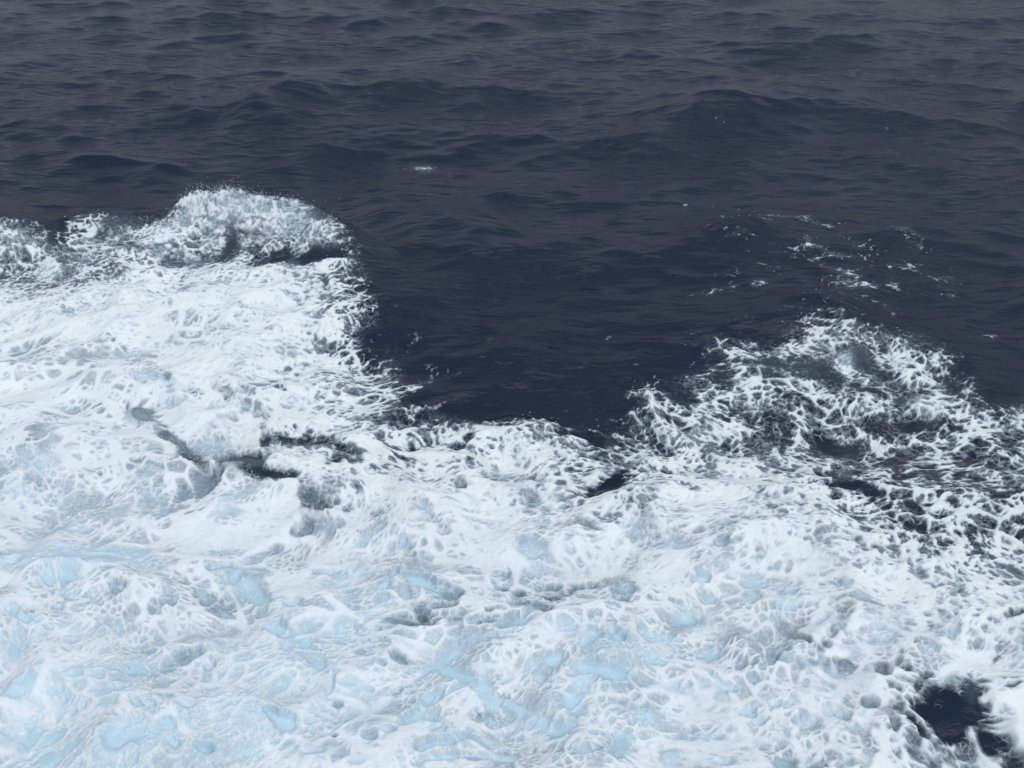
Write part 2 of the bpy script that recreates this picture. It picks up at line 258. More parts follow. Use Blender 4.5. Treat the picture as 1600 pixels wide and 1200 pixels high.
    (1310, 975, 14, 12, 20, -.4, .2), (1325, 1005, 14, 9, -20, -.42, .2), (1340, 1020, 10, 9, 0, -.3, .2), (1290, 1010, 14, 10, -30, -.5, -.1), (1325, 1038, 12, 12, 45, -.55, 0), (1290, 1036, 18, 9, -15, -.5, 0), (1260, 1040, 14, 9, 0, -.35, .1), (1378, 1054, 12, 9, 40, -.65, .1), (1395, 1040, 8, 8, 0, -.45, .2), (1410, 1052, 8, 6, 40, -.5, .1), (1446, 1063, 9, 5, 0, -.65, 0), (1435, 1080, 6, 9, -10, -.55, 0), (1380, 985, 34, 20, -20, -.22, .5), (1450, 1025, 20, 24, -10, -.3, .4), (1475, 990, 18, 14, 30, -.28, .35), (1490, 1000, 10, 9, 0, -.3, .3), (1395, 1078, 14, 4, 25, -.4, 0), (1565, 1015, 8, 5, 0, -.4, 0), (1563, 1030, 6, 5, 0, -.4, 0), (1597, 1030, 10, 22, 0, -.35, .2), (1530, 995, 14, 12, 0, -.25, .2), (1295, 990, 10, 6, 0, -.4, 0), (1240, 992, 14, 5, 30, -.4, 0), (1256, 1003, 9, 4, 30, -.4, 0), (1220, 1020, 10, 8, 0, -.3, .2), (1200, 1035, 13, 12, 10, -.5, .2), (1157, 1042, 8, 11, 10, -.5, .2), (1175, 1042, 6, 6, 0, -.4, .2), (1178, 1067, 14, 6, 0, -.3, .3), (1217, 972, 8, 5, 30, -.35, .1), (1280, 970, 12, 6, -30, -.35, .4),
    (1462, 1092, 16, 14, -20, -0.54, -0.1), (1445, 1112, 22, 9, 25, -0.54, -0.1), (1470, 1125, 22, 18, 40, -0.576, -0.15), (1490, 1100, 12, 22, -20, -0.576, -0.1), (1505, 1130, 24, 24, -20, -0.576, -0.15), (1498, 1150, 26, 12, 20, -0.54, -0.1), (1523, 1095, 20, 24, -20, -0.5, 0.1), (1545, 1130, 20, 22, 0, -0.42, -0.1), (1565, 1163, 24, 16, 10, -0.54, -0.2), (1595, 1188, 14, 12, 0, -0.612, -0.3), (1530, 1170, 12, 14, 0, -0.35, 0.1), (1510, 1178, 20, 6, 10, -0.3, 0.1), (1580, 1130, 16, 14, 0, -0.2, 0.1), (1570, 1090, 14, 10, 20, -0.2, 0.1), (1592, 1085, 9, 8, 0, -0.3, 0.1), (1405, 1105, 10, 9, 0, -0.5, 0), (1430, 1125, 26, 5, 38, -0.55, -0.1), (1455, 1148, 16, 5, 40, -0.55, -0.1), (1405, 1135, 8, 14, -30, -0.4, 0), (1450, 1175, 16, 22, -30, -0.25, 0), (1475, 1190, 12, 12, 0, -0.5, 0), (1530, 1195, 16, 8, 0, -0.5, 0.1), (1490, 1172, 20, 12, 0, -0.15, 0), (1358, 1100, 12, 9, 0, -0.5, 0.1), (1366, 1106, 10, 8, 0, -0.4, 0.1), (1440, 1160, 14, 10, 40, -0.3, 0), (1415, 1170, 10, 20, -20, -0.3, 0),
    (1260, 1125, 20, 10, 0, -.4, .35), (1300, 1110, 16, 9, 10, -.42, .3), (1210, 1105, 18, 9, 0, -.25, .4), (1160, 1115, 16, 8, 0, -.35, .35), (1322, 1122, 10, 6, 0, -.4, .1), (1180, 1130, 12, 8, 0, -.3, .3), (1215, 1195, 22, 16, 0, -.5, .3), (1270, 1198, 22, 12, 0, -.65, .3), (1330, 1195, 18, 14, 20, -.4, .3), (1365, 1190, 12, 18, -10, -.3, .3), (1355, 1140, 12, 14, -20, -.25, .2), (1295, 1173, 7, 4, 0, -.5, .3), (1220, 1145, 14, 6, 30, -.3, .3),
    # lower centre
    (612, 900, 10, 16, 25, -.42, .35), (655, 910, 24, 12, 10, -.62, .35), (595, 922, 10, 7, -10, -.6, .35), (630, 930, 9, 8, 20, -.55, .2), (690, 925, 22, 14, 0, -.45, .05), (700, 930, 14, 11, 0, -.4, -.1), (645, 948, 10, 6, -20, -.55, -.1), (652, 961, 9, 8, 0, -.6, -.2), (676, 950, 10, 6, 0, -.55, -.1), (694, 951, 10, 5, 0, -.6, -.2), (615, 968, 26, 8, 5, -.62, -.15), (640, 977, 24, 5, 5, -.55, -.15), (690, 968, 30, 6, 0, -.3, -.2), (600, 940, 14, 6, 0, -.3, .2), (565, 955, 20, 8, 20, -.25, .1), (562, 980, 8, 6, 0, -.4, 0), (590, 985, 6, 3, 0, -.35, 0), (670, 890, 20, 8, 0, -.2, .3),
    (780, 917, 14, 5, 0, -.5, -.1), (810, 920, 10, 7, 0, -.45, -.1), (853, 904, 16, 5, -10, -.5, -.1), (847, 926, 9, 6, 0, -.55, -.1), (860, 934, 10, 7, 20, -.45, 0), (813, 941, 6, 4, 0, -.5, 0), (838, 952, 12, 7, 20, -.4, 0), (850, 965, 11, 9, 0, -.5, 0), (795, 945, 18, 6, 0, -.35, 0), (905, 902, 20, 5, -12, -.6, -.1), (930, 908, 18, 6, 0, -.35, .1), (880, 918, 14, 8, 0, -.3, -.1), (793, 885, 6, 7, 0, -.4, .1), (840, 877, 22, 8, -10, -.35, .4), (980, 920, 22, 10, 10, -.4, .3), (975, 940, 16, 5, 15, -.4, .3), (950, 895, 16, 5, 0, -.25, .1), (980, 885, 20, 6, -20, -.25, .3),
    (785, 985, 20, 9, 0, -.5, .2), (810, 985, 12, 9, 0, -.35, .2), (747, 978, 11, 4, -10, -.6, 0), (753, 962, 6, 3, 0, -.5, 0), (706, 985, 4, 4, 0, -.4, 0), (725, 1003, 22, 5, -15, -.35, .1), (618, 1033, 11, 5, 25, -.55, .1), (560, 1018, 12, 5, 30, -.35, 0), (590, 1040, 12, 4, 20, -.3, 0), (520, 1075, 8, 16, 10, -.35, .1), (535, 1097, 6, 4, -20, -.6, -.2), (610, 1078, 16, 4, -20, -.4, 0), (526, 1158, 4, 3, 0, -.6, -.3), (575, 1160, 12, 8, 20, -.4, .1), (505, 1038, 10, 14, 0, -.3, .1),
    (640, 1125, 28, 14, -30, -.45, .3), (670, 1130, 20, 10, 20, -.3, .35), (680, 1150, 18, 8, 0, -.2, .4), (665, 1095, 18, 11, 0, -.4, .45), (700, 1060, 30, 10, 25, -.5, .5), (735, 1078, 26, 11, 40, -.52, .45), (755, 1098, 10, 14, 0, -.4, .3), (790, 1105, 26, 7, 25, -.42, .3), (745, 1122, 18, 8, -15, -.4, -.1), (775, 1128, 26, 10, 0, -.2, .1), (680, 1030, 20, 8, -30, -.35, .3), (650, 1055, 12, 6, -30, -.3, .3), (600, 1150, 14, 8, 20, -.3, .2), (680, 1172, 34, 9, -10, -.5, .45), (655, 1182, 16, 7, -20, -.5, .4), (725, 1160, 18, 5, 15, -.5, .4), (765, 1170, 16, 7, 0, -.4, .4), (690, 1195, 40, 6, -5, -.4, .5), (770, 1195, 30, 8, 0, -.35, .5), (560, 1200, 14, 8, 0, -.2, .5),
    (925, 1010, 18, 13, -30, -.5, .5), (960, 1000, 10, 8, 0, -.3, .5), (972, 1015, 12, 9, 0, -.42, .4), (860, 1048, 16, 9, 0, -.45, .55), (825, 1055, 14, 9, 0, -.3, .5), (905, 1060, 16, 7, 0, -.3, .5), (950, 1065, 34, 9, 10, -.35, .4), (890, 1108, 16, 14, 0, -.42, .5), (905, 1080, 14, 8, 0, -.3, .5), (840, 1075, 10, 6, 0, -.3, .5), (905, 1030, 22, 8, 0, -.2, .55), (840, 1135, 20, 10, 20, -.38, .5), (870, 1145, 18, 8, 0, -.3, .5), (960, 1175, 18, 22, 10, -.6, .4), (905, 1182, 22, 12, -15, -.45, .5), (920, 1150, 10, 5, 0, -.4, .5), (965, 1150, 14, 6, 0, -.4, .5), (765, 1010, 30, 8, 0, -.18, .6), (880, 1000, 30, 10, 0, -.15, .6), (1000, 1120, 20, 8, 0, -.25, .4), (1060, 1080, 30, 8, 10, -.25, .4), (1040, 1000, 26, 8, 0, -.25, .4), (1080, 960, 20, 8, 0, -.3, .4), (1110, 930, 14, 6, 0, -.4, .3), (1095, 905, 16, 7, 0, -.4, .4), (1110, 1020, 20, 10, 0, -.3, .4), (1030, 1040, 18, 10, 0, -.35, .4), (1100, 1150, 22, 8, 0, -.3, .4), (1050, 1180, 20, 10, 0, -.35, .5), (1120, 1190, 16, 10, 0, -.3, .5), (1130, 1080, 20, 6, 10, -.3, .3), (1120, 860, 14, 8, 10, -.45, .3), (1080, 875, 12, 8, 0, -.3, .4), (1120, 830, 16, 6, 10, -.3, .2),
    # lower left
    (150, 862, 70, 24, 0, -.22, .6), (60, 870, 40, 20, 0, -.15, .5), (110, 845, 40, 10, 0, -.15, .5), (220, 850, 30, 14, 0, -.25, .4), (240, 880, 20, 20, 20, -.3, .4), (25, 885, 20, 12, -30, -.25, .6), (85, 910, 30, 8, -20, -.3, .4), (125, 905, 16, 6, 0, -.35, .3), (195, 925, 14, 7, -10, -.45, .1), (185, 918, 10, 5, 0, -.3, .1), (250, 950, 14, 8, -20, -.4, .1), (275, 940, 12, 6, 0, -.3, .1), (115, 935, 18, 8, 20, -.25, .4), (160, 940, 12, 10, 0, -.25, .3), (25, 970, 20, 10, 0, -.25, .5), (50, 985, 20, 8, 0, -.25, .4),
    (395, 905, 20, 22, -30, -.42, .35), (410, 925, 12, 14, -20, -.4, .3), (340, 930, 20, 16, 10, -.4, .2), (355, 870, 22, 8, -20, -.25, .3), (370, 885, 14, 8, -30, -.35, .3), (325, 915, 10, 8, 0, -.35, .2), (405, 950, 12, 6, 0, -.4, .1), (450, 935, 14, 12, 0, -.35, .3), (435, 985, 26, 10, 20, -.38, .15), (425, 978, 14, 8, 0, -.3, .1), (478, 1005, 9, 9, 0, -.5, .3), (495, 1035, 14, 10, 30, -.35, .1), (450, 1010, 12, 8, 0, -.3, .2), (530, 980, 12, 12, 0, -.3, .4), (520, 905, 28, 14, 0, -.22, .45), (545, 880, 18, 12, 0, -.25, .45), (500, 880, 20, 8, 0, -.25, .4), (580, 800, 10, 6, 0, -.4, .2), (580, 830, 20, 8, 0, -.25, .3), (625, 845, 14, 8, 0, -.3, .35), (640, 860, 8, 5, 0, -.4, .2), (560, 840, 14, 8, 0, -.25, .3), (430, 840, 14, 8, 0, -.4, .1), (460, 820, 16, 6, -15, -.45, .0), (250, 785, 14, 8, 0, -.3, .2), (230, 760, 20, 6, 20, -.2, .3), (265, 780, 12, 6, 0, -.3, .1),
    (280, 1030, 34, 8, -20, -.4, -.05), (300, 1020, 20, 6, -10, -.35, -.05), (225, 1045, 22, 6, 10, -.4, .1), (330, 1035, 8, 8, 0, -.4, .1), (200, 1050, 16, 5, 0, -.35, .2), (245, 1012, 14, 6, 0, -.3, 0), (180, 1085, 20, 10, 0, -.25, .6), (210, 1110, 12, 8, 0, -.35, .6), (235, 1115, 14, 12, 0, -.35, .6), (300, 1110, 20, 14, 0, -.35, .6), (340, 1090, 14, 8, 0, -.25, .5), (265, 1150, 14, 9, 0, -.45, .5), (200, 1160, 34, 24, 0, -.4, .6), (170, 1180, 20, 18, 0, -.35, .6), (320, 1185, 18, 8, 0, -.5, .5), (270, 1180, 12, 10, 0, -.45, .5), (30, 1150, 26, 20, 0, -.4, .55), (55, 1180, 20, 14, 0, -.45, .5), (90, 1170, 14, 14, 0, -.3, .5), (20, 1100, 24, 8, 0, -.2, .55), (450, 1140, 24, 15, 10, -.45, .2), (430, 1125, 10, 8, 0, -.4, .2), (30, 1080, 20, 10, -30, -.25, .7), (20, 1030, 24, 14, -30, -.2, .7), (80, 1090, 16, 8, 0, -.25, .5), (130, 1060, 30, 10, 0, -.12, .5), (400, 1130, 14, 6, 0, -.2, .3), (390, 1190, 20, 9, 0, -.2, .5), (490, 1185, 22, 8, 0, -.2, .4), (60, 720, 40, 14, 0, -.08, .45), (30, 760, 30, 10, 0, -.08, .5), (120, 805, 40, 8, 0, -.15, .4), (180, 785, 30, 8, 0, -.15, .3), (220, 735, 30, 8, 0, -.12, .3), (90, 640, 30, 6, 0, -.1, .3), (140, 700, 40, 6, 0, -.08, .3),
    # wide tones
    (180, 600, 380, 110, 0, .07, 0), (750, 850, 500, 80, 0, .05, 0),
    (250, 850, 500, 160, 0, .05, .12), (150, 1150, 400, 150, 0, .0, .3), (800, 1100, 300, 120, 0, 0, .25), (1350, 700, 220, 70, 0, -.03, -.15), (1500, 800, 150, 60, 10, -.05, -.2), (600, 750, 200, 60, 0, 0, -.08), (1530, 1120, 90, 60, 0, -.12, -.25), (1000, 760, 120, 50, 0, 0, -.05), (300, 520, 250, 50, 0, .05, 0), (700, 1000, 120, 40, 0, 0, -.1), (450, 710, 160, 40, 0, -.08, -.15), (1400, 1000, 200, 80, 0, 0, -.1),
    # loose flecks on the dark water
    (660, 255, 22, 5, 0, 0.38, 0.1), (500, 237, 30, 4, 0, 0.044, 0), (560, 245, 30, 4, 0, 0.039, 0), (460, 225, 20, 5, 0, 0.044, 0), (440, 255, 20, 4, 0, 0.033, 0), (370, 262, 16, 3, 0, 0.033, 0), (945, 92, 22, 5, 0, 0.072, 0), (1225, 118, 18, 4, 0, 0.05, 0), (1240, 60, 18, 3, 0, 0.028, 0), (510, 301, 14, 3, 0, 0.12, 0), (575, 332, 12, 5, 0, 0.084, 0), (1125, 187, 10, 6, 0, 0.066, 0), (1040, 195, 10, 4, 0, 0.055, 0), (135, 228, 10, 3, 0, 0.055, 0),
    (1060, 312, 24, 3, 22, 0.199, 0), (1120, 335, 30, 6, 15, 0.212, 0), (1160, 350, 34, 7, 10, 0.249, 0), (1215, 345, 40, 5, 4, 0.324, 0), (1270, 355, 30, 4, 15, 0.249, 0), (1130, 352, 20, 4, 0, 0.249, 0), (1080, 345, 20, 4, 0, 0.099, 0), (1320, 358, 20, 4, 0, 0.125, 0), (1265, 385, 8, 18, -25, 0.249, 0), (1280, 400, 20, 3, 10, 0.224, 0), (1320, 412, 34, 5, 0, 0.249, 0), (1310, 430, 40, 6, 20, 0.224, 0), (1330, 445, 24, 8, 0, 0.249, 0), (1410, 370, 22, 8, 0, 0.249, 0), (1435, 390, 22, 12, 10, 0.249, 0), (1415, 425, 30, 6, 0, 0.212, 0), (1480, 440, 22, 6, 0, 0.249, 0), (1490, 460, 14, 10, 0, 0.212, 0), (1350, 390, 30, 6, 15, 0.15, 0), (1140, 458, 40, 5, -6, 0.199, 0), (1195, 450, 16, 6, -20, 0.249, 0), (1370, 455, 40, 6, 0, 0.212, 0), (1390, 475, 30, 6, 15, 0.188, 0), (1240, 400, 30, 5, 0, 0.099, 0), (1130, 372, 40, 6, 10, 0.125, 0), (1590, 275, 20, 8, 0, 0.055, 0), (1560, 525, 30, 3, 0, 0.099, 0), (1530, 525, 20, 4, 0, 0.125, 0), (1300, 420, 160, 40, 0, 0.063, 0), (1340, 180, 40, 5, 0, 0.033, 0), (1400, 200, 40, 5, 0, 0.033, 0), (1480, 340, 30, 4, 0, 0.063, 0), (1200, 335, 90, 14, 8, 0.051, 0),
    (615, 490, 26, 8, -10, 0.055, 0), (635, 505, 20, 8, 0, 0.042, 0), (790, 512, 22, 6, 0, 0.05, 0), (765, 555, 10, 14, 0, 0.055, 0), (770, 580, 26, 7, 0, 0.046, 0), (700, 565, 22, 6, 0, 0.046, 0), (645, 560, 20, 5, 0, 0.042, 0), (630, 540, 30, 20, 0, 0.021, 0), (955, 530, 20, 6, 15, 0.046, 0), (845, 465, 8, 4, 0, 0.042, 0), (1060, 480, 20, 4, 0, 0.062, 0), (1150, 510, 8, 8, 30, 0.113, 0), (680, 590, 40, 10, 0, 0.025, 0), (900, 640, 40, 6, 0, 0.05, 0), (870, 637, 20, 4, 0, 0.042, 0), (1250, 470, 60, 8, 0, 0.044, 0),
]
for (bx, by, ra, rb, ang, dd, da) in BLOBS:
    c = hit(bx, by); a = R(ang)
    e = 3.0
    # local pixel-to-metre stretch of the flat sea at that place
    g0 = G(bx, by); gx = (G(bx + e, by) - g0) / e; gy = (G(bx, by + e) - g0) / e
    va = (math.cos(a) * gx + math.sin(a) * gy) * ra; vb = (-math.sin(a) * gx + math.cos(a) * gy) * rb
    M = np.linalg.inv(np.array([va, vb]).T)
    ext = 2.4 * (np.abs(va) + np.abs(vb))
    j0, j1 = np.searchsorted(y[:, 0], [c[1] - ext[1], c[1] + ext[1]])
    if j1 <= j0: continue
    xs = x[j0:j1]
    cols = np.nonzero((np.abs(xs - c[0]) < ext[0]).any(0))[0]
    if cols.size == 0: continue
    k0, k1 = cols[0], cols[-1] + 1
    dx, dy = x[j0:j1, k0:k1] - c[0], y[j0:j1, k0:k1] - c[1]
    u = M[0, 0] * dx + M[0, 1] * dy; v = M[1, 0] * dx + M[1, 1] * dy
    r = np.sqrt(u * u + v * v) * (1 + 0.35 * edge_n[j0:j1, k0:k1])
    g = np.exp(-0.7 * r ** 3).astype(f32)
    D[j0:j1, k0:k1] += dd * (np.where(dd < 0, 0.78 + 0.75 * wk[j0:j1, k0:k1], 1.0) if by > 430 else 0.85) * g; A[j0:j1, k0:k1] += da * g
D += 0.16 * fbm(x, y, 2.2, 4, 21) * smooth(0.15, 0.4, D)
A += 0.3 * fbm(x, y, 1.5, 4, 23) * smooth(1.0, 5.0, sdn)
D -= 0.08 * smooth(-0.5, 1.5, poly_sd([(955, 690), (960, 560), (1090, 520), (1290, 440), (1500, 520), (2400, 600), (2400, 880), (1500, 880), (1380, 850), (1260, 740), (1150, 660), (1040, 650)])) * smooth(0.1, 0.4, D)
A += 0.085 * smooth(-0.3, 1.0, so + 0.6 * fbm(x, y, 1.1, 3, 29)) * (1 - wk)      # bubbles hanging in the water under and beside the foam
D = np.clip(D, 0, 1.0); A = np.clip(A, 0, 1)

# ------------------------------------------------------------------ foam web, drawn out by a swirling flow
fx, fy = x.copy(), y + f32(1.1) * RH_grid[r0:r1, c0:c1]
def swirl(fx, fy, s, amp, n, seed):
    e = f32(0.02 * s)
    for k in range(n):
        p0 = perlin(fx / s, fy / s, seed)
        vx = (perlin(fx / s, (fy + e) / s, seed) - p0) / e
        vy = -(perlin((fx + e) / s, fy / s, seed) - p0) / e
        fx = fx - f32(amp / n) * vx * s; fy = fy - f32(amp / n) * vy * s
    return fx, fy
fx, fy = swirl(fx, fy, 3.6, 0.17, 3, 31)
fx, fy = swirl(fx, fy, 1.3, 0.062, 3, 37)
fx, fy = swirl(fx, fy, 0.5, 0.013, 2, 41)

def even(N):
    smp = np.sort(N[::7, ::7].ravel())
    return np.interp(N.ravel(), smp, np.linspace(0, 1, smp.size)).reshape(N.shape).astype(f32)     # even spread 0..1
def webs(scales, big, seed, cloud=0.3):
    N = np.zeros_like(fx)
    for k, (s, wgt) in enumerate(scales):
        a1, a2, ident = voronoi(fx / f32(s), fy / f32(s * 0.82), seed + k)
        e = np.clip((a2 - a1) * 1.25, 0, 1)
        N += f32(wgt) * e * (0.45 + 0.9 * JX[(ident * 7 + 3) & 255])
    return N + f32(cloud) * fbm(fx, fy, big, 5, 51 + seed, .6)
cord = np.maximum(1 - np.abs(perlin(fx / 0.85, fy / 0.7, 53)) * 7, 0) * smooth(-.1, .3, perlin(fx / 2.1, fy / 2.1, 54))   # long raised filaments
cord = np.maximum(cord, 0.8 * np.maximum(1 - np.abs(perlin(fx / 0.4, fy / 0.34, 55)) * 6, 0) * smooth(0, .35, perlin(fx / 1.3, fy / 1.3, 56)))
def veins(scales, seed):
    v = np.zeros_like(fx)
    for k, (s_, w_, g_) in enumerate(scales):
        a1, a2, ident = voronoi(fx / f32(s_), fy / f32(s_ * 0.85), seed + k)
        fadein = 0.2 + 0.8 * smooth(-0.25, 0.2, perlin(fx / f32(3.1 * s_), fy / f32(3.1 * s_), seed + k + 20))
        v = np.maximum(v, f32(g_) * fadein * np.exp(-((a2 - a1) / f32(w_)) ** 2))
    return v
vein = veins(((0.85, 0.20, 1.0), (0.40, 0.25, 0.9), (0.19, 0.32, 0.75)), 7)
vein = np.maximum(vein, 0.9 * cord)
N_wake = even(-vein + 0.72 * fbm(fx, fy, 1.7, 5, 58, .55))
N_lace = even(webs(((0.8, .16), (0.36, .30), (0.17, .26), (0.085, .14)), 0.9, 1) - 0.2 * cord - 0.42 * veins(((0.55, 0.2, 1.0), (0.26, 0.26, 0.9)), 13))
thr = np.minimum(np.abs(perlin(fx / 1.3, fy / 0.8, 92)), np.abs(perlin(fx / 0.6, fy / 0.45, 94)) + 0.04)
N_fleck = even(1.5 * thr + 0.5 * fbm(fx * 0.5, fy, 0.12, 3, 91, .7) + 0.25 * fbm(fx * .6, fy, 0.7, 2, 95))
N = N_lace + (N_wake - N_lace) * wk
N = N + (N_fleck - N) * smooth(0.34, 0.16, D) * smooth(0.4, -0.4, so)
margin = D - (0.03 + 0.94 * N)
margin = np.where(D < 0.015, -1.0, margin)
cover = smooth(-0.08, 0.12, margin)
print('foam fields', time.time() - T0)

# ------------------------------------------------------------------ heights
Z = RH_grid.copy()
Zx, Zy = np.zeros_like(X), np.zeros_like(X)
rngw = np.random.default_rng(4)
SEA_DIR = R(-102)                                        # the wind sea runs towards the ship
for k in range(72):
    lam = 22.0 * (0.03 ** (k / 71.0)) * (0.9 + 0.2 * rngw.random())
    th = (SEA_DIR if k % 3 else SEA_DIR + R(38)) + rngw.normal() * (0.3 + 0.35 * k / 71)
    amp = 0.0066 * lam ** 1.0 * (0.5 + 0.9 * rngw.random()) * (0.85 if lam < 5 else 0.36 if lam > 9 else 0.85)
    kx, ky = math.cos(th) * 2 * math.pi / lam, math.sin(th) * 2 * math.pi / lam
    ph = rngw.random() * 2 * math.pi
    fade = smooth(2.0, 4.0, lam / spacing)
    arg = (kx * X + ky * Y + ph).astype(f32)
    cs = np.cos(arg) * fade
    Z += f32(amp) * cs
    sn = np.sin(arg) * fade * f32(1.25 * amp)
    Zx -= f32(math.cos(th)) * sn; Zy -= f32(math.sin(th)) * sn
# churned water under the foam
churn = smooth(0.25, 0.8, D)
hx, hy = 0.6 * x + 0.4 * fx, 0.6 * y + 0.4 * fy
b1 = np.sqrt(fbm(hx, hy, 2.6, 2, 61) ** 2 + f32(0.004)); b2 = np.sqrt(fbm(hx, hy, 0.9, 4, 67) ** 2 + f32(0.003)); b3 = np.abs(fbm(hx, hy, 0.34, 3, 71))
lump = (0.26 - 0.75 * b1) * 0.75 + (0.22 - 0.7 * b2) * 0.07 + (0.2 - b3) * 0.02
zf = churn * lump
zf = zf + 0.02 * cover * (0.5 + smooth(0.0, 0.5, margin)) + 0.012 * cover * fbm(fx, fy, 0.18, 2, 77) + 0.008 * vein * cover
# the breaker is a tumbling heap of foam
rh = RH_grid[r0:r1, c0:c1]
heap = smooth(0.35, 1.1, rh) * smooth(0.25, 0.6, D)
zf = zf + heap * (0.32 * fbm(fx, fy, 0.9, 4, 81, .6) + 0.2 * fbm(fx, fy, 0.22, 3, 83, .6) - 0.08)
Z[r0:r1, c0:c1] += zf
X2, Y2 = X + Zx, Y + Zy
print('heights', time.time() - T0)

# ------------------------------------------------------------------ vertex data over the whole sheet
def full(a, fill):
    o = np.full(X.shape, fill, f32); o[r0:r1, c0:c1] = a; return o
M_full = full(margin, -1.0); A_full = full(A, 0.0); D_full = full(D, 0.0)
FX, FY = X.copy(), Y.copy(); FX[r0:r1, c0:c1] = 0.6 * x + 0.4 * fx; FY[r0:r1, c0:c1] = 0.6 * (y + 1.1 * rh) + 0.4 * fy   # fine froth is less drawn out than the web
P = np.stack([X2, Y2, Z], -1).astype(f32)
du = np.gradient(P, axis=1); dv = np.gradient(P, axis=0)
NRM = np.cross(du, dv); NRM /= np.linalg.norm(NRM, axis=-1, keepdims=True) + 1e-12

# ------------------------------------------------------------------ material: sea water, trapped air and foam
def sea_material():
    m = bpy.data.materials.new('sea_water_and_foam'); m.use_nodes = True
    t = m.node_tree; t.nodes.clear(); n = t.nodes.new; l = t.links.new
    o = n('ShaderNodeOutputMaterial'); b = n('ShaderNodeBsdfPrincipled'); l(b.outputs[0], o.inputs['Surface'])
    def attr(name):
        a = n('ShaderNodeAttribute'); a.attribute_name = name; return a
    def math_(op, a, c=None, d=None, clamp=False):
        q = n('ShaderNodeMath'); q.operation = op; q.use_clamp = clamp
        for i, v in enumerate((a, c, d)):
            if v is None: continue
            if isinstance(v, (int, float)): q.inputs[i].default_value = v
            else: l(v, q.inputs[i])
        return q.outputs[0]
    def rng(v, a, c, d=0.0, e=1.0, kind='SMOOTHSTEP'):
        q = n('ShaderNodeMapRange'); q.interpolation_type = kind
        l(v, q.inputs['Value'])
        for k, val in (('From Min', a), ('From Max', c), ('To Min', d), ('To Max', e)): q.inputs[k].default_value = val
        return q.outputs[0]
    def noise(vec, scale, detail, rough=0.5):
        q = n('ShaderNodeTexNoise'); q.inputs['Scale'].default_value = scale; q.inputs['Detail'].default_value = detail
        q.inputs['Roughness'].default_value = rough; l(vec, q.inputs['Vector']); return q.outputs['Fac']
    def mix(f, a, c):
        q = n('ShaderNodeMixRGB'); 
        for s, v in (('Fac', f), ('Color1', a), ('Color2', c)):
            if isinstance(v, tuple): q.inputs[s].default_value = (*v, 1)
            elif isinstance(v, float): q.inputs[s].default_value = v
            else: l(v, q.inputs[s])
        return q.outputs[0]
    mg, air, flow = attr('foam_margin').outputs['Fac'], attr('air').outputs['Fac'], attr('flow').outputs['Vector']
    geo = n('ShaderNodeNewGeometry')
    f1 = noise(flow, 7.0, 3.5, 0.68); f2 = noise(flow, 24.0, 2.0, 0.6)
    v = math_('ADD', mg, math_('MULTIPLY', math_('SUBTRACT', f1, 0.5), 0.42))
    v = math_('ADD', v, math_('MULTIPLY', math_('SUBTRACT', f2, 0.5), 0.16))
    lc = attr('lace').outputs['Fac']
    def web(scale, width):
        q = n('ShaderNodeTexVoronoi'); q.feature = 'DISTANCE_TO_EDGE'; q.inputs['Scale'].default_value = scale
        wv = n('ShaderNodeVectorMath'); wv.operation = 'ADD'; l(flow, wv.inputs[0])
        nz = n('ShaderNodeTexNoise'); nz.inputs['Scale'].default_value = scale * 0.8; nz.inputs['Detail'].default_value = 0.0; l(flow, nz.inputs['Vector'])
        sc_ = n('ShaderNodeVectorMath'); sc_.operation = 'SCALE'; sc_.inputs['Scale'].default_value = 0.9 / scale
        l(nz.outputs['Color'], sc_.inputs[0]); l(sc_.outputs[0], wv.inputs[1]); l(wv.outputs[0], q.inputs['Vector'])
        return rng(q.outputs['Distance'], 0.0, width, 1.0, 0.0)
    patch = noise(flow, 1.6, 3.0, 0.6)
    webs = math_('MAXIMUM', math_('MULTIPLY', web(4.2, 0.10), rng(patch, 0.42, 0.62)), math_('MULTIPLY', web(9.5, 0.16), rng(patch, 0.58, 0.40)))
    webs = math_('MULTIPLY', math_('MULTIPLY', webs, lc), math_('MULTIPLY', rng(f1, 0.34, 0.62, 0.0, 0.85), rng(air, 0.0, 0.5, 0.45, 1.0)))
    cov0 = math_('DIVIDE', math_('ADD', v, math_('ADD', math_('MULTIPLY', air, 0.22), 0.07)), math_('ADD', 0.26, math_('MULTIPLY', air, 0.9)), None, True)
    cov0 = rng(cov0, 0.0, 1.0)
    cov = math_('MAXIMUM', cov0, webs)
    film = math_('MULTIPLY', rng(v, -0.45, 0.05, 0.0, 0.34), lc)              # thin bubble film beside the thick foam
    def thread(scale, width, det):
        return rng(math_('ABSOLUTE', math_('SUBTRACT', noise(flow, scale, det, 0.55), 0.5)), 0.0, width, 1.0, 0.0)
    th = math_('MAXIMUM', thread(2.0, 0.03, 3.0), math_('MULTIPLY', thread(5.0, 0.045, 2.0), 0.85))
    th = math_('MULTIPLY', math_('MULTIPLY', th, rng(air, 0.1, 0.5)), rng(v, -0.3, 0.35, 0.25, 1.0))
    webs = math_('MAXIMUM', webs, th)
    cov = math_('MAXIMUM', cov, th)
    thick = math_('MAXIMUM', rng(math_('SUBTRACT', v, math_('MULTIPLY', air, 0.36)), 0.0, 0.55), webs)
    navy, milky = (0.0042, 0.012, 0.0285), (0.51, 0.675, 0.765)
    grey = (0.145, 0.19, 0.22)
    wc = mix(rng(air, 0.0, 0.45), navy, grey); wc = mix(rng(air, 0.25, 0.95), wc, milky)
    wc = mix(film, wc, (0.62, 0.70, 0.76))
    fc = mix(thick, (0.65, 0.68, 0.70), (0.87, 0.868, 0.86))
    fc = mix(math_('MULTIPLY', air, rng(f1, 0.35, 0.7, 0.6, 0.05)), fc, (0.61, 0.725, 0.785))
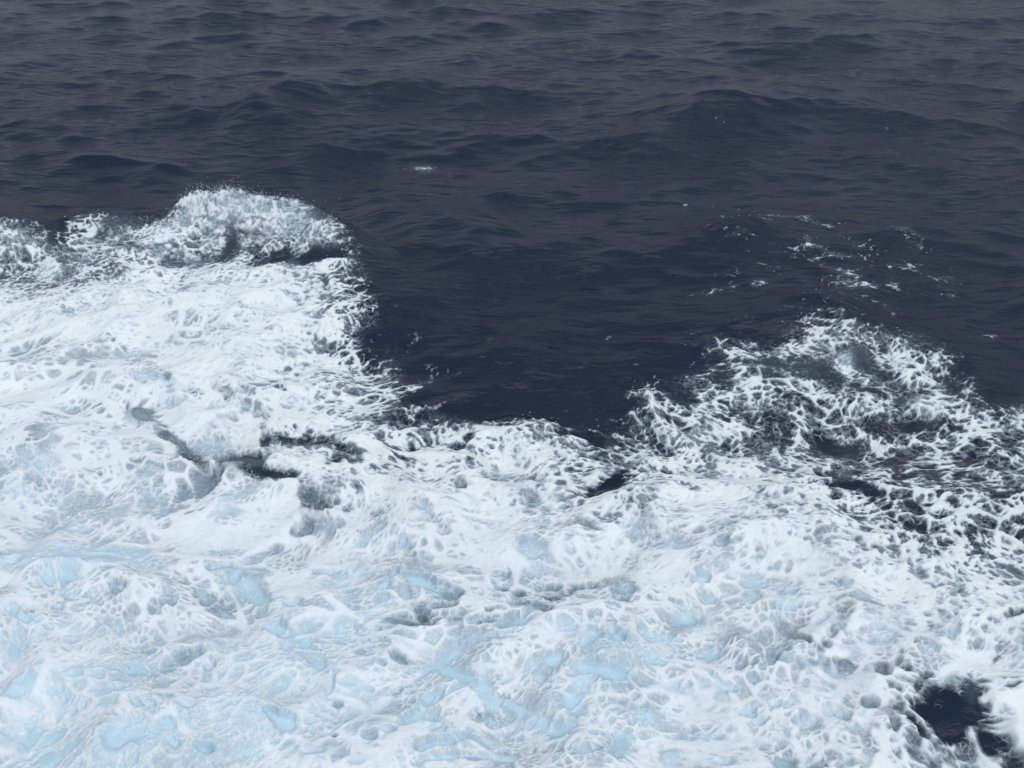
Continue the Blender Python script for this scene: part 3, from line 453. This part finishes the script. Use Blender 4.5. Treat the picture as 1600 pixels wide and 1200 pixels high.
    grain = rng(noise(flow, 70.0, 1.0), 0.25, 0.75, 0.93, 1.05, 'LINEAR')          # single bubbles
    gm = n('ShaderNodeVectorMath'); gm.operation = 'SCALE'; l(mix(cov, wc, fc), gm.inputs[0]); l(grain, gm.inputs['Scale'])
    l(gm.outputs[0], b.inputs['Base Color'])
    l(rng(cov, 0.0, 1.0, 0.045, 0.85, 'LINEAR'), b.inputs['Roughness'])
    b.inputs['IOR'].default_value = 1.333
    l(rng(cov, 0.0, 1.0, 0.5, 0.12, 'LINEAR'), b.inputs['Specular IOR Level'])
    # fine relief: ripples on open water, froth on foam
    mp = n('ShaderNodeMapping'); mp.inputs['Scale'].default_value = (0.55, 1.35, 1.0); mp.inputs['Rotation'].default_value = (0, 0, 0.25)
    l(geo.outputs['Position'], mp.inputs['Vector'])
    r1_ = noise(mp.outputs[0], 1.7, 5.0, 0.55)
    
    rip = math_('MULTIPLY', math_('MULTIPLY', math_('SUBTRACT', r1_, 0.5), rng(noise(geo.outputs['Position'], 0.13, 2.0), 0.3, 0.7, 0.08, 0.25)), rng(lc, 0.0, 1.0, 1.0, 0.3, 'LINEAR'))
    fro = math_('MULTIPLY', math_('ADD', math_('MULTIPLY', f1, 0.011), math_('MULTIPLY', f2, 0.009)), lc)
    bp = n('ShaderNodeBump'); bp.inputs['Strength'].default_value = 0.8; bp.inputs['Distance'].default_value = 1.0
    l(math_('ADD', rip, fro), bp.inputs['Height']); l(bp.outputs[0], b.inputs['Normal'])
    return m
MAT = sea_material()

# ------------------------------------------------------------------ cut the sheet into open sea and bodies of foam
def dist_region(pts):
    return poly_sd(pts) > 0
BREAKER = [(255, 400), (235, 360), (262, 318), (300, 285), (420, 285), (520, 300), (560, 390), (545, 425), (440, 432), (340, 418), (290, 415)]
LEFTCREST = [(-900, 300), (262, 300), (262, 340), (235, 372), (180, 400), (120, 450), (0, 452), (-900, 470)]
WEDGE = [(955, 690), (960, 560), (1090, 520), (1290, 440), (1500, 520), (2400, 600), (2400, 880), (1500, 880), (1380, 850), (1260, 740), (1150, 700), (1040, 705)]
STREAK = [(1030, 295), (1300, 320), (1520, 360), (1520, 480), (1420, 500), (1290, 458), (1200, 480), (1050, 470), (1050, 350)]
CAP = [(615, 245), (700, 245), (705, 275), (615, 275)]
owner = np.zeros(X.shape, np.int8)                       # 0 open sea
sub = np.zeros(x.shape, np.int8)
body = (so > -0.15)
sub[body] = 1
sub[body & dist_region(WEDGE)] = 4
sub[body & dist_region(LEFTCREST)] = 3
sub[body & dist_region(BREAKER)] = 2
loose = (~body) & (D > 0.06)
sub[loose & dist_region(STREAK)] = 5
sub[loose & dist_region(CAP)] = 6
owner[r0:r1, c0:c1] = sub
fo = owner[:-1, :-1]
idx = np.arange(nr * ncol, dtype=np.int32).reshape(nr, ncol)
QUAD = np.stack([idx[:-1, :-1], idx[:-1, 1:], idx[1:, 1:], idx[1:, :-1]], -1)
Pf, Nf = P.reshape(-1, 3), NRM.reshape(-1, 3)
Mf, Af, Lf = M_full.ravel(), A_full.ravel(), full(smooth(0.10, 0.45, D + 0.12 * smooth(0.3, 2.5, so) + 0.1 * A), 0.0).ravel()
FLOW = np.stack([FX, FY, np.zeros_like(FX)], -1).reshape(-1, 3)

def piece(code, name, **props):
    q = QUAD[fo == code].reshape(-1, 4)
    if len(q) == 0: return None
    used = np.zeros(nr * ncol, bool); used[q.ravel()] = True
    remap = np.cumsum(used, dtype=np.int64) - 1; keep = np.nonzero(used)[0]
    q = remap[q].astype(np.int32)
    me = bpy.data.meshes.new(name)
    me.vertices.add(len(keep)); me.vertices.foreach_set('co', np.ascontiguousarray(Pf[keep]).ravel())
    me.loops.add(q.size); me.loops.foreach_set('vertex_index', q.ravel())
    me.polygons.add(len(q)); me.polygons.foreach_set('loop_start', np.arange(0, q.size, 4, dtype=np.int32))
    me.update(calc_edges=True)
    for an, ty_, data, key in (('foam_margin', 'FLOAT', Mf[keep], 'value'), ('air', 'FLOAT', Af[keep], 'value'), ('lace', 'FLOAT', Lf[keep], 'value'), ('flow', 'FLOAT_VECTOR', FLOW[keep], 'vector')):
        at = me.attributes.new(an, ty_, 'POINT'); at.data.foreach_set(key, np.ascontiguousarray(data, dtype=f32).ravel())
    me.polygons.foreach_set('use_smooth', np.ones(len(q), bool))
    me.normals_split_custom_set_from_vertices(Nf[keep])
    me.materials.append(MAT)
    ob = bpy.data.objects.new(name, me); sc.collection.objects.link(ob)
    for k, v in props.items(): ob[k] = v
    return ob

piece(0, 'sea', kind='structure', label='dark navy open sea with wind ripples and low swell', category='sea')
piece(1, 'wake_foam', kind='stuff', label='thick churned white and pale blue foam filling the foreground', category='foam')
piece(2, 'breaking_wave', label='tumbling foamy wave with a dark hollow under it, tallest crest at left', category='wave')
piece(3, 'wave', label='low lacy wave crest at the left edge beside the tallest breaker', category='wave')
piece(4, 'wave_foam', kind='stuff', label='lacy wedge of foam with dark holes over the swell at right', category='foam')
piece(5, 'foam_streaks', kind='stuff', label='thin broken foam streaks on dark water above the right foam wedge', category='foam')
piece(6, 'whitecap', label='tiny whitecap alone on dark water beyond the tallest breaker', category='whitecap')
print('built', time.time() - T0)

# ------------------------------------------------------------------ spray thrown up along the breaking crests
rs = np.random.default_rng(8)
wgt = (smooth(0.7, 1.5, rh) * smooth(-0.1, 0.2, margin)).ravel() + 0.08 * (smooth(0.2, 0.4, rh) * cover).ravel()
wgt = wgt / wgt.sum()
pick = rs.choice(wgt.size, 5000, p=wgt)
base = P[r0:r1, c0:c1].reshape(-1, 3)[pick]
ctr = base + np.stack([rs.normal(0, .16, pick.size), rs.normal(0, .12, pick.size), 0.01 + rs.exponential(.07, pick.size)], -1)
rad = 0.003 + 0.013 * rs.random(pick.size) ** 3
octa = np.array([(1, 0, 0), (-1, 0, 0), (0, 1, 0), (0, -1, 0), (0, 0, 1), (0, 0, -1)], float)
tri = np.array([(0, 2, 4), (2, 1, 4), (1, 3, 4), (3, 0, 4), (2, 0, 5), (1, 2, 5), (3, 1, 5), (0, 3, 5)])
V = (ctr[:, None, :] + octa[None] * rad[:, None, None]).reshape(-1, 3)
F = (tri[None] + 6 * np.arange(pick.size)[:, None, None]).reshape(-1, 3)
me = bpy.data.meshes.new('spray'); me.from_pydata(V.tolist(), [], F.tolist()); me.update()
sm = bpy.data.materials.new('spray_drops'); sm.use_nodes = True
pb = sm.node_tree.nodes['Principled BSDF']; pb.inputs['Base Color'].default_value = (.85, .89, .92, 1); pb.inputs['Roughness'].default_value = .4
me.materials.append(sm)
ob = bpy.data.objects.new('spray', me); sc.collection.objects.link(ob)
ob['kind'] = 'stuff'; ob['label'] = 'fine white spray drops above the breaking wave crests'; ob['category'] = 'spray'
print('done', time.time() - T0)
